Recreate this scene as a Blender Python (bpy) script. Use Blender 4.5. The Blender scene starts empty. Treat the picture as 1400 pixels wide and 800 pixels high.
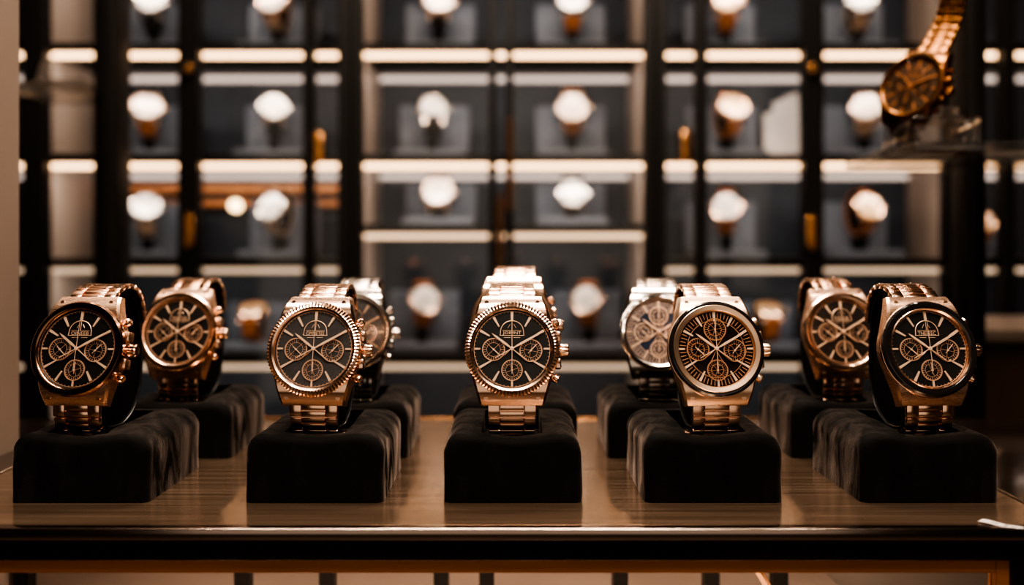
import bpy, bmesh, math, random
from mathutils import Vector, Matrix, noise
random.seed(7)
PI = math.pi
scene = bpy.context.scene
COL = scene.collection
MM = 0.001
F = 1250.0            # focal length in pixels of the 1400x800 frame
HY = 340.0            # horizon row
DECK = 950.0          # height of the counter deck above the floor (mm)
CZ = DECK + 124.5     # camera height (mm)

def PX(px, D): return (px - 700.0) * D / F           # world x (mm) at depth D
def PZ(py, D): return CZ + (HY - py) * D / F         # world z (mm) at depth D

# ------------------------------------------------------------------ materials
def new_mat(name):
    m = bpy.data.materials.new(name); m.use_nodes = True
    nt = m.node_tree; nt.nodes.clear()
    out = nt.nodes.new('ShaderNodeOutputMaterial')
    return m, nt, out

def pbr(name, col, rough=0.5, metal=0.0, noise_scale=None, noise_amt=0.15, stretch=(1, 1, 1), bump=0.0,
        sheen=0.0, coat=0.0, spec=0.5, rough_var=0.0, aniso=0.0):
    m, nt, out = new_mat(name)
    b = nt.nodes.new('ShaderNodeBsdfPrincipled')
    nt.links.new(b.outputs[0], out.inputs[0])
    b.inputs['Base Color'].default_value = (*col, 1)
    b.inputs['Roughness'].default_value = rough
    b.inputs['Metallic'].default_value = metal
    b.inputs['Specular IOR Level'].default_value = spec
    b.inputs['Coat Weight'].default_value = coat
    b.inputs['Anisotropic'].default_value = aniso
    if sheen:
        b.inputs['Sheen Weight'].default_value = sheen
        b.inputs['Sheen Roughness'].default_value = 0.35
        b.inputs['Sheen Tint'].default_value = (0.75, 0.62, 0.55, 1)
    if noise_scale:
        tc = nt.nodes.new('ShaderNodeTexCoord'); mp = nt.nodes.new('ShaderNodeMapping')
        mp.inputs['Scale'].default_value = stretch
        nz = nt.nodes.new('ShaderNodeTexNoise'); nz.inputs['Scale'].default_value = noise_scale
        nz.inputs['Detail'].default_value = 5
        nt.links.new(tc.outputs['Object'], mp.inputs[0]); nt.links.new(mp.outputs[0], nz.inputs['Vector'])
        mr = nt.nodes.new('ShaderNodeMapRange')
        mr.inputs['To Min'].default_value = 1 - noise_amt; mr.inputs['To Max'].default_value = 1 + noise_amt
        mr.inputs['From Min'].default_value = 0.3; mr.inputs['From Max'].default_value = 0.7
        nt.links.new(nz.outputs[0], mr.inputs[0])
        mx = nt.nodes.new('ShaderNodeMix'); mx.data_type = 'RGBA'; mx.blend_type = 'MULTIPLY'
        mx.inputs[0].default_value = 1
        mx.inputs[6].default_value = (*col, 1)
        nt.links.new(mr.outputs[0], mx.inputs[7]); nt.links.new(mx.outputs[2], b.inputs['Base Color'])
        if rough_var:
            r2 = nt.nodes.new('ShaderNodeMapRange')
            r2.inputs['From Min'].default_value = 0.3; r2.inputs['From Max'].default_value = 0.7
            r2.inputs['To Min'].default_value = max(0.02, rough - rough_var); r2.inputs['To Max'].default_value = rough + rough_var
            nt.links.new(nz.outputs[0], r2.inputs[0]); nt.links.new(r2.outputs[0], b.inputs['Roughness'])
        if bump:
            bp = nt.nodes.new('ShaderNodeBump'); bp.inputs['Strength'].default_value = bump
            bp.inputs['Distance'].default_value = 0.0004
            nt.links.new(nz.outputs[0], bp.inputs['Height']); nt.links.new(bp.outputs[0], b.inputs['Normal'])
    return m

def emit(name, col, s):
    m, nt, out = new_mat(name)
    e = nt.nodes.new('ShaderNodeEmission'); e.inputs[0].default_value = (*col, 1); e.inputs[1].default_value = s
    nt.links.new(e.outputs[0], out.inputs[0]); return m

def clear(name, ior=1.45, tint=(1, 1, 1), gain=1.0, rough=0.02, base=0.0, spec=(1, 1, 1)):
    m, nt, out = new_mat(name)
    t = nt.nodes.new('ShaderNodeBsdfTransparent'); t.inputs[0].default_value = (*tint, 1)
    g = nt.nodes.new('ShaderNodeBsdfGlossy'); g.inputs['Roughness'].default_value = rough
    g.inputs[0].default_value = (*spec, 1)
    fr = nt.nodes.new('ShaderNodeFresnel'); fr.inputs[0].default_value = ior
    ma = nt.nodes.new('ShaderNodeMath'); ma.operation = 'MULTIPLY_ADD'
    ma.inputs[1].default_value = gain; ma.inputs[2].default_value = base; ma.use_clamp = True
    nt.links.new(fr.outputs[0], ma.inputs[0])
    mx = nt.nodes.new('ShaderNodeMixShader')
    nt.links.new(ma.outputs[0], mx.inputs[0]); nt.links.new(t.outputs[0], mx.inputs[1]); nt.links.new(g.outputs[0], mx.inputs[2])
    nt.links.new(mx.outputs[0], out.inputs[0]); return m

def velvet_mat(name, lo=0.0, hi=0.36):
    m, nt, out = new_mat(name)
    b = nt.nodes.new('ShaderNodeBsdfPrincipled'); nt.links.new(b.outputs[0], out.inputs[0])
    b.inputs['Base Color'].default_value = (0.0018, 0.0015, 0.0015, 1)
    b.inputs['Roughness'].default_value = 0.8; b.inputs['Specular IOR Level'].default_value = 0.12
    b.inputs['Sheen Roughness'].default_value = 0.4
    b.inputs['Sheen Tint'].default_value = (0.8, 0.64, 0.56, 1)
    tc = nt.nodes.new('ShaderNodeTexCoord')
    mp = nt.nodes.new('ShaderNodeMapping'); mp.inputs['Scale'].default_value = (70, 60, 22)
    mp.inputs['Rotation'].default_value = (0.15, 0.2, 0.3)
    nz = nt.nodes.new('ShaderNodeTexNoise'); nz.inputs['Scale'].default_value = 1.0; nz.inputs['Detail'].default_value = 6
    nz.inputs['Roughness'].default_value = 0.62; nz.inputs['Distortion'].default_value = 0.8
    nt.links.new(tc.outputs['Object'], mp.inputs[0]); nt.links.new(mp.outputs[0], nz.inputs['Vector'])
    mr = nt.nodes.new('ShaderNodeMapRange')
    mr.inputs['From Min'].default_value = 0.42; mr.inputs['From Max'].default_value = 0.68
    mr.inputs['To Min'].default_value = lo; mr.inputs['To Max'].default_value = hi
    nt.links.new(nz.outputs[0], mr.inputs[0]); nt.links.new(mr.outputs[0], b.inputs['Sheen Weight'])
    n2 = nt.nodes.new('ShaderNodeTexNoise'); n2.inputs['Scale'].default_value = 900; n2.inputs['Detail'].default_value = 2
    nt.links.new(tc.outputs['Object'], n2.inputs['Vector'])
    bp = nt.nodes.new('ShaderNodeBump'); bp.inputs['Strength'].default_value = 0.35; bp.inputs['Distance'].default_value = 0.0005
    nt.links.new(n2.outputs[0], bp.inputs['Height']); nt.links.new(bp.outputs[0], b.inputs['Normal'])
    return m

M = {}
M['gold'] = pbr('rose_gold', (0.93, 0.62, 0.45), 0.18, 1.0)
M['gold_brushed'] = pbr('rose_gold_brushed', (0.90, 0.58, 0.41), 0.27, 1.0, noise_scale=1600, noise_amt=0.05, stretch=(0.15, 3, 3), rough_var=0.05)
M['champagne'] = pbr('pale_rose_gold', (0.92, 0.66, 0.48), 0.28, 1.0)
M['gold_hi'] = pbr('polished_marker_gold', (1.0, 0.70, 0.49), 0.38, 0.45)
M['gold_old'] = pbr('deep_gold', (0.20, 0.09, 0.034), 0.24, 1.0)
M['ring_gold'] = pbr('ring_gold', (0.80, 0.49, 0.32), 0.36, 0.5)
M['copper_line'] = pbr('copper_line', (0.70, 0.36, 0.19), 0.34, 0.55)
M['steel'] = pbr('steel', (0.62, 0.56, 0.51), 0.16, 1.0)
M['steel_dark'] = pbr('dark_steel', (0.36, 0.30, 0.26), 0.24, 1.0)  # darker grey steel for links and side rims
M['bezel_black'] = pbr('gloss_black_bezel', (0.012, 0.010, 0.010), 0.12, 0.0, coat=0.6)
M['bezel_bronze'] = pbr('dark_bronze_bezel', (0.34, 0.19, 0.12), 0.16, 1.0)
M['dial_black'] = pbr('black_dial', (0.006, 0.005, 0.005), 0.45, noise_scale=2500, noise_amt=0.6)
M['dial_grey'] = pbr('reflection_grey_dial', (0.055, 0.052, 0.053), 0.38, noise_scale=1500, noise_amt=0.35)  # pale reflections over the dial, painted in as grey
M['dial_brown'] = pbr('smoked_brown_dial', (0.018, 0.012, 0.009), 0.35, noise_scale=1500, noise_amt=0.4)
M['dial_skel'] = pbr('openworked_dial', (0.016, 0.008, 0.004), 0.35, 0.6, noise_scale=900, noise_amt=0.9)
M['dial_smoke'] = pbr('amber_smoke_dial', (0.06, 0.032, 0.016), 0.35, 0.3, noise_scale=900, noise_amt=0.5)
M['dial_pale'] = pbr('smoke_silver_dial', (0.13, 0.13, 0.135), 0.35, 0.2, noise_scale=600, noise_amt=0.35)
M['dial_blue'] = pbr('dark_blue_dial', (0.03, 0.045, 0.085), 0.3, 0.3, noise_scale=600, noise_amt=0.35)
M['dial_white'] = pbr('silver_white_dial', (0.80, 0.74, 0.68), 0.32, 0.0, noise_scale=900, noise_amt=0.04)
M['dial_ivory'] = pbr('ivory_dial', (0.80, 0.52, 0.29), 0.32, 0.0, noise_scale=900, noise_amt=0.04)
M['crystal'] = clear('watch_crystal', 1.30, gain=0.55, rough=0.03)
M['crystal_hazy'] = clear('watch_crystal_glare', 1.5, gain=0.9, rough=0.10)
M['pane'] = clear('cabinet_glass', 1.45, tint=(0.97, 0.96, 0.95), gain=0.8)
M['acrylic'] = clear('clear_acrylic', 1.5, tint=(0.80, 0.78, 0.76), gain=0.6, base=0.05, rough=0.12)
M['velvet'] = velvet_mat('black_velvet')
M['velvet_cuff'] = pbr('black_cuff_velvet', (0.0022, 0.002, 0.002), 0.7, sheen=0.01, spec=0.12)
M['piping'] = pbr('cuff_piping', (0.02, 0.018, 0.017), 0.35)
M['rail_top'] = pbr('grey_stone_top', (0.10, 0.075, 0.06), 0.3)
M['dark_metal'] = pbr('black_bronze_frame', (0.005, 0.004, 0.0035), 0.4, 0.0, spec=0.25, noise_scale=30, noise_amt=0.2, stretch=(1, 1, 0.1))
M['rail_dark'] = pbr('dark_gloss_rail', (0.012, 0.008, 0.006), 0.10, 0.0, coat=0.5, noise_scale=20, noise_amt=0.3)
M['edge_glass'] = pbr('polished_edge', (0.36, 0.29, 0.25), 0.16, 1.0)
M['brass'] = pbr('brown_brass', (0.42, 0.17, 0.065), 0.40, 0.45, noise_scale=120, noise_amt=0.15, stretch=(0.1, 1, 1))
M['brass_hi'] = pbr('bright_brass', (0.80, 0.42, 0.18), 0.22, 1.0)
M['case_wood'] = pbr('dark_walnut', (0.035, 0.018, 0.010), 0.4, noise_scale=18, noise_amt=0.35, stretch=(1, 1, 0.08))
M['beige_panel'] = pbr('beige_metal_panel', (0.50, 0.39, 0.32), 0.42, 0.1, noise_scale=14, noise_amt=0.1, stretch=(1, 1, 0.1))
M['pillar'] = pbr('taupe_pillar', (0.26, 0.20, 0.165), 0.45, 0.2, noise_scale=10, noise_amt=0.1, stretch=(1, 1, 0.1))
M['back_panel'] = pbr('slate_back_panel', (0.034, 0.042, 0.056), 0.6, noise_scale=25, noise_amt=0.15)
M['grey_suede'] = pbr('grey_suede', (0.125, 0.138, 0.165), 0.9, noise_scale=200, noise_amt=0.12, sheen=0.2)
M['pale_reflection'] = pbr('pale_reflection_slab', (0.62, 0.57, 0.54), 0.8, noise_scale=40, noise_amt=0.05)  # tone of a pale reflection in the door glass
M['strap_black'] = pbr('black_leather', (0.016, 0.012, 0.010), 0.5, noise_scale=500, noise_amt=0.3, bump=0.2)
M['strap_brown'] = pbr('tan_leather', (0.42, 0.15, 0.045), 0.45, noise_scale=500, noise_amt=0.2, bump=0.2)
M['strap_beige'] = pbr('beige_leather', (0.38, 0.25, 0.165), 0.5, noise_scale=500, noise_amt=0.15, bump=0.2)
M['paper'] = pbr('white_tag', (0.42, 0.38, 0.36), 0.8, noise_scale=60, noise_amt=0.03)
M['ink'] = pbr('dark_print', (0.03, 0.018, 0.012), 0.7, noise_scale=60, noise_amt=0.05)
M['plaster'] = pbr('dark_plaster', (0.040, 0.028, 0.022), 0.8, noise_scale=6, noise_amt=0.15)
M['ceiling'] = pbr('dark_ceiling', (0.030, 0.022, 0.018), 0.8, noise_scale=6, noise_amt=0.15)
M['stone'] = pbr('dark_stone_floor', (0.16, 0.12, 0.095), 0.3, noise_scale=4, noise_amt=0.3)
M['led'] = emit('warm_light_strip', (1.0, 0.61, 0.34), 4.0)
M['led_soft'] = emit('soft_light_strip', (1.0, 0.72, 0.50), 0.72)
M['glow_rear'] = emit('rear_glow_bar', (1.0, 0.80, 0.70), 0.85)  # dim emissive bar along the back of a shelf
M['led_mid'] = emit('middle_light_strip', (1.0, 0.66, 0.42), 1.5)
M['glow_spot'] = emit('reflected_glow', (1.0, 0.68, 0.36), 5.0)  # emission standing in for a reflected bright spot

def deck_mat():
    m, nt, out = new_mat('brushed_bronze')
    b = nt.nodes.new('ShaderNodeBsdfPrincipled'); nt.links.new(b.outputs[0], out.inputs[0])
    b.inputs['Metallic'].default_value = 0.85
    tc = nt.nodes.new('ShaderNodeTexCoord'); mp = nt.nodes.new('ShaderNodeMapping'); mp.inputs['Scale'].default_value = (2.5, 110, 1)
    nz = nt.nodes.new('ShaderNodeTexNoise'); nz.inputs['Scale'].default_value = 3; nz.inputs['Detail'].default_value = 6
    nt.links.new(tc.outputs['Object'], mp.inputs[0]); nt.links.new(mp.outputs[0], nz.inputs['Vector'])
    cr = nt.nodes.new('ShaderNodeValToRGB')
    cr.color_ramp.elements[0].position = 0.3; cr.color_ramp.elements[0].color = (0.185, 0.122, 0.08, 1)
    cr.color_ramp.elements[1].position = 0.7; cr.color_ramp.elements[1].color = (0.38, 0.265, 0.19, 1)
    nt.links.new(nz.outputs[0], cr.inputs[0]); nt.links.new(cr.outputs[0], b.inputs['Base Color'])
    mr = nt.nodes.new('ShaderNodeMapRange'); mr.inputs['To Min'].default_value = 0.10; mr.inputs['To Max'].default_value = 0.24
    nt.links.new(nz.outputs[0], mr.inputs[0]); nt.links.new(mr.outputs[0], b.inputs['Roughness'])
    bp = nt.nodes.new('ShaderNodeBump'); bp.inputs['Strength'].default_value = 0.12; bp.inputs['Distance'].default_value = 0.0002
    nt.links.new(nz.outputs[0], bp.inputs['Height']); nt.links.new(bp.outputs[0], b.inputs['Normal'])
    return m
M['deck'] = deck_mat()

# ------------------------------------------------------------------ object helpers (everything built in millimetres)
CACHE = {}
def mesh_from(key, build, mat, angle=35):
    k = (key, mat.name) if key is not None else None
    if k and k in CACHE: return CACHE[k]
    bm = bmesh.new(); build(bm)
    bmesh.ops.transform(bm, matrix=Matrix.Scale(MM, 4), verts=bm.verts)
    bmesh.ops.recalc_face_normals(bm, faces=bm.faces)
    me = bpy.data.meshes.new('mesh'); bm.to_mesh(me); bm.free()
    me.materials.append(mat)
    me.shade_smooth(); me.set_sharp_from_angle(angle=math.radians(angle))
    if k: CACHE[k] = me
    return me

def obj(name, build, mat, parent=None, key=None, angle=35, loc=None):
    o = bpy.data.objects.new(name, mesh_from(key, build, mat, angle)); COL.objects.link(o)
    if parent is not None: o.parent = parent
    if loc is not None: o.location = Vector(loc) * MM
    return o

def tag(o, label, cat, group=None):
    o['label'] = label; o['category'] = cat
    if group: o['group'] = group
    return o

def empty(name, loc, label, cat, group=None, yaw=0.0, sc=1.0):
    o = bpy.data.objects.new(name, None); COL.objects.link(o); o.empty_display_size = 0.02
    o.location = Vector(loc) * MM; o.rotation_euler = (0, 0, yaw); o.scale = (sc, sc, sc)
    return tag(o, label, cat, group)

def struct(name, build, mat):
    o = obj(name, build, mat); o['kind'] = 'structure'; return o

def box(bm, x0, x1, y0, y1, z0, z1, bev=0.0, seg=1, mat4=None):
    r = bmesh.ops.create_cube(bm, size=1.0)
    vs = r['verts']
    Mx = Matrix.Translation(((x0 + x1) / 2, (y0 + y1) / 2, (z0 + z1) / 2)) @ Matrix.Diagonal((x1 - x0, y1 - y0, z1 - z0, 1))
    bmesh.ops.transform(bm, matrix=Mx, verts=vs)
    if bev:
        es = list({e for v in vs for e in v.link_edges})
        r2 = bmesh.ops.bevel(bm, geom=es, offset=bev, segments=seg, profile=0.5, affect='EDGES', clamp_overlap=True)
        vs = list({v for f in r2['faces'] for v in f.verts} | {v for v in vs if v.is_valid})
    if mat4 is not None: bmesh.ops.transform(bm, matrix=mat4, verts=vs)
    return vs

def lathe(bm, prof, seg=64, mat4=None, knurl=None, closed=False):
    """revolve (r,z) pairs about z; knurl = (lo_index, hi_index, depth) alternates radius"""
    rings = []
    for k in range(seg):
        a = 2 * PI * k / seg
        ring = []
        for i, (r, z) in enumerate(prof):
            rr = r
            if knurl and i == knurl[0] and (k // knurl[3]) % 2: z -= 0.5
            if knurl and knurl[0] <= i <= knurl[1] and (k // knurl[3]) % 2: rr = r - knurl[2] * (0.5 if i == knurl[0] else 1)
            ring.append(bm.verts.new((rr * math.cos(a), rr * math.sin(a), z)))
        rings.append(ring)
    n = len(prof)
    for k in range(seg):
        A, B = rings[k], rings[(k + 1) % seg]
        for i in range(n if closed else n - 1):
            j = (i + 1) % n
            try: bm.faces.new((A[i], B[i], B[j], A[j]))
            except ValueError: pass
    vs = [v for r in rings for v in r]
    if not closed:
        if prof[0][0] > 1e-6: bm.faces.new([r[0] for r in rings])
        if prof[-1][0] > 1e-6: bm.faces.new([r[-1] for r in rings])
    else: pass
    bmesh.ops.remove_doubles(bm, verts=vs, dist=1e-5)
    vs = [v for v in vs if v.is_valid]
    if mat4 is not None: bmesh.ops.transform(bm, matrix=mat4, verts=vs)

def prism(bm, pts, z0, z1, mat4=None, cham=0.0):
    """polygon extruded in z with an optional chamfer round the top"""
    c = Vector((sum(p[0] for p in pts) / len(pts), sum(p[1] for p in pts) / len(pts)))
    lay = [(z0, 0.0)] + ([(z1 - cham, 0.0), (z1, cham)] if cham else [(z1, 0.0)])
    rings = []
    for z, ins in lay:
        ring = []
        for p in pts:
            v = Vector(p[:2]); d = (c - v)
            if ins and d.length > 1e-6: v = v + d.normalized() * min(ins, d.length * 0.8)
            ring.append(bm.verts.new((v.x, v.y, z)))
        rings.append(ring)
    n = len(pts)
    for a, b in zip(rings, rings[1:]):
        for i in range(n):
            bm.faces.new((a[i], a[(i + 1) % n], b[(i + 1) % n], b[i]))
    bm.faces.new(rings[0][::-1]); bm.faces.new(rings[-1])
    vs = [v for r in rings for v in r]
    if mat4 is not None: bmesh.ops.transform(bm, matrix=mat4, verts=vs)

def loft(bm, rows, cap=True, mat4=None):
    R = [[bm.verts.new(p) for p in row] for row in rows]
    n = len(rows[0])
    for a, b in zip(R, R[1:]):
        for i in range(n):
            bm.faces.new((a[i], a[(i + 1) % n], b[(i + 1) % n], b[i]))
    if cap: bm.faces.new(R[0][::-1]); bm.faces.new(R[-1])
    vs = [v for r in R for v in r]
    if mat4 is not None: bmesh.ops.transform(bm, matrix=mat4, verts=vs)

def tube(bm, pts, r, seg=6, closed=False, mat4=None):
    pts = [Vector(p) for p in pts]; n = len(pts); rings = []
    up = Vector((0.123, 0.31, 0.94)).normalized()
    for i, p in enumerate(pts):
        a = pts[(i - 1) % n] if closed or i > 0 else p
        b = pts[(i + 1) % n] if closed or i < n - 1 else p
        t = (b - a).normalized()
        s = t.cross(up)
        if s.length < 1e-3: s = t.cross(Vector((1, 0, 0)))
        s.normalize(); q = s.cross(t)
        rings.append([bm.verts.new(p + (s * math.cos(2 * PI * k / seg) + q * math.sin(2 * PI * k / seg)) * r) for k in range(seg)])
    m = n if closed else n - 1
    for i in range(m):
        A, B = rings[i], rings[(i + 1) % n]
        for k in range(seg):
            bm.faces.new((A[k], A[(k + 1) % seg], B[(k + 1) % seg], B[k]))
    if not closed: bm.faces.new(rings[0][::-1]); bm.faces.new(rings[-1])
    if mat4 is not None: bmesh.ops.transform(bm, matrix=mat4, verts=[v for r in rings for v in r])

def catmull(pts, n=8):
    P = [Vector(p) for p in pts]; out = []
    for i in range(len(P) - 1):
        p0 = P[max(i - 1, 0)]; p1 = P[i]; p2 = P[i + 1]; p3 = P[min(i + 2, len(P) - 1)]
        for k in range(n):
            t = k / n
            out.append(0.5 * ((2 * p1) + (p2 - p0) * t + (2 * p0 - 5 * p1 + 4 * p2 - p3) * t * t + (3 * p1 - p0 - 3 * p2 + p3) * t ** 3))
    out.append(P[-1]); return out

def resample(pts, step):
    L = [0.0]
    for a, b in zip(pts, pts[1:]): L.append(L[-1] + (b - a).length)
    n = max(1, round(L[-1] / step)); out = []; j = 0
    for i in range(n + 1):
        s = L[-1] * i / n
        while j < len(L) - 2 and L[j + 1] < s: j += 1
        t = (s - L[j]) / max(1e-9, L[j + 1] - L[j]); out.append(pts[j].lerp(pts[j + 1], t))
    return out

def text_build(txt, width, height, z, thick, cx, cy):
    """a builder that lays TXT as flat raised lettering centred at (cx, cy)"""
    cu = bpy.data.curves.new('lettering', 'FONT'); cu.body = txt; cu.align_x = 'CENTER'; cu.align_y = 'CENTER'; cu.size = 1.0
    cu.resolution_u = 2
    to = bpy.data.objects.new('lettering', cu); COL.objects.link(to)
    dg = bpy.context.evaluated_depsgraph_get(); dg.update()
    me = bpy.data.meshes.new_from_object(to.evaluated_get(dg))
    bpy.data.objects.remove(to); bpy.data.curves.remove(cu)
    xs = [v.co.x for v in me.vertices]; ys = [v.co.y for v in me.vertices]
    sx = width / (max(xs) - min(xs)); sy = height / (max(ys) - min(ys)); mx = (max(xs) + min(xs)) / 2; my = (max(ys) + min(ys)) / 2
    V = [(cx + (v.co.x - mx) * sx, cy + (v.co.y - my) * sy, z + thick) for v in me.vertices]
    Fs = [tuple(p.vertices) for p in me.polygons]
    bpy.data.meshes.remove(me)
    def add(bm, mat4=None):
        vs = [bm.verts.new(v) for v in V]
        for f in Fs:
            try: bm.faces.new([vs[i] for i in f])
            except ValueError: pass
        if mat4 is not None: bmesh.ops.transform(bm, matrix=mat4, verts=vs)
    return add

# ------------------------------------------------------------------ wristwatch
# watch frame: x right, y away from viewer, z up, origin on the deck under the middle of the stand
TILT = math.radians(15)
def head_matrix(y, z, tilt=TILT):
    return Matrix.Translation((0, y, z)) @ Matrix.Rotation(PI / 2 - tilt, 4, 'X')
HEAD = head_matrix(-21, 74.0) @ Matrix.Scale(1.03, 4)
PATH_UP = catmull([(0, -7.6, 98.2), (0, -2, 102.2), (0, 6, 104.4), (0, 15, 103.6), (0, 22.5, 99.0), (0, 27.0, 91.5), (0, 28.6, 84)], 8)
PATH_DOWN = catmull([(0, -21.8, 46.4), (0, -21.4, 38.5), (0, -18.2, 31.4), (0, -10, 27.4), (0, 3, 27.2)], 8)
CUFF_PATH = catmull([(0, -7.6, 98.2), (0, -2, 102.2), (0, 6, 104.4), (0, 15, 103.6), (0, 22.5, 99.0), (0, 27.0, 91.5), (0, 29.0, 80), (0, 31.0, 68), (0, 30.4, 55),
                (0, 26.5, 42.5), (0, 19, 33), (0, 8, 27.8), (0, 2, 27.2), (0, -9, 28.3), (0, -16.9, 32.6), (0, -20.6, 39.2), (0, -21.4, 46.4)], 8)

def case_half(y):
    a = abs(y)
    c = math.sqrt(max(0, 22.6 ** 2 - a * a)) if a < 22.6 else 0
    l = 20.6 - (a - 9.5) * (20.6 - 15.6) / 17.5 if a > 9.5 else 0
    return max(c, l)

def build_case(bm, mat4):
    rows = []
    for i in range(45):
        y = -27 + 54 * i / 44
        w = case_half(y); a = abs(y); d = 0.0 if a < 17 else (a - 17) ** 2 * 0.045
        b = -9.0 - d * 0.35
        rows.append([(-w + 1.2, y, b), (-w, y, b + 1.5), (-w, y, -1.2 - d), (-w + 1.1, y, -d), (w - 1.1, y, -d), (w, y, -1.2 - d), (w, y, b + 1.5), (w - 1.2, y, b)])
    loft(bm, rows, True, mat4)
    # crown guards and side block on the right flank
    box(bm, 21.0, 24.2, -9.2, -4.2, -7.2, -1.6, 0.8, 2, mat4)
    box(bm, 21.0, 24.2, 4.2, 9.2, -7.2, -1.6, 0.8, 2, mat4)
    # lug screws
    for sx in (-1, 1):
        for sy in (-1, 1):
            lathe(bm, [(1.1, -4.2), (1.1, -1.7), (0, -1.7)], 10, mat4 @ Matrix.Translation((sx * 12.6, sy * 23.5, 0)))

def wedge(r0, r1, w0, w1, ang):
    c, s = math.sin(ang), math.cos(ang)          # ang measured clockwise from 12
    px, py = s, -c
    return [(c * r0 + px * w0, s * r0 + py * w0), (c * r0 - px * w0, s * r0 - py * w0), (c * r1 - px * w1, s * r1 - py * w1), (c * r1 + px * w1, s * r1 + py * w1)]

def hand_poly(L, w, tail, ang, wt=0.35):
    pts = [(0.0, L), (w * 0.75, L * 0.82), (w, L * 0.3), (wt, 0), (wt * 0.9, -tail), (-wt * 0.9, -tail), (-wt, 0), (-w, L * 0.3), (-w * 0.75, L * 0.82)]
    c, s = math.cos(-ang), math.sin(-ang)
    return [(x * c - y * s, x * s + y * c) for x, y in pts]

def ring_prof(ro, ri, z0, z1): return [(ri, z0), (ri, z1), (ro, z1), (ro, z0)]

SUBS = [(-9.0, -0.3, 5.6), (9.2, -0.8, 5.6), (0.0, -10.4, 5.2)]

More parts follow.
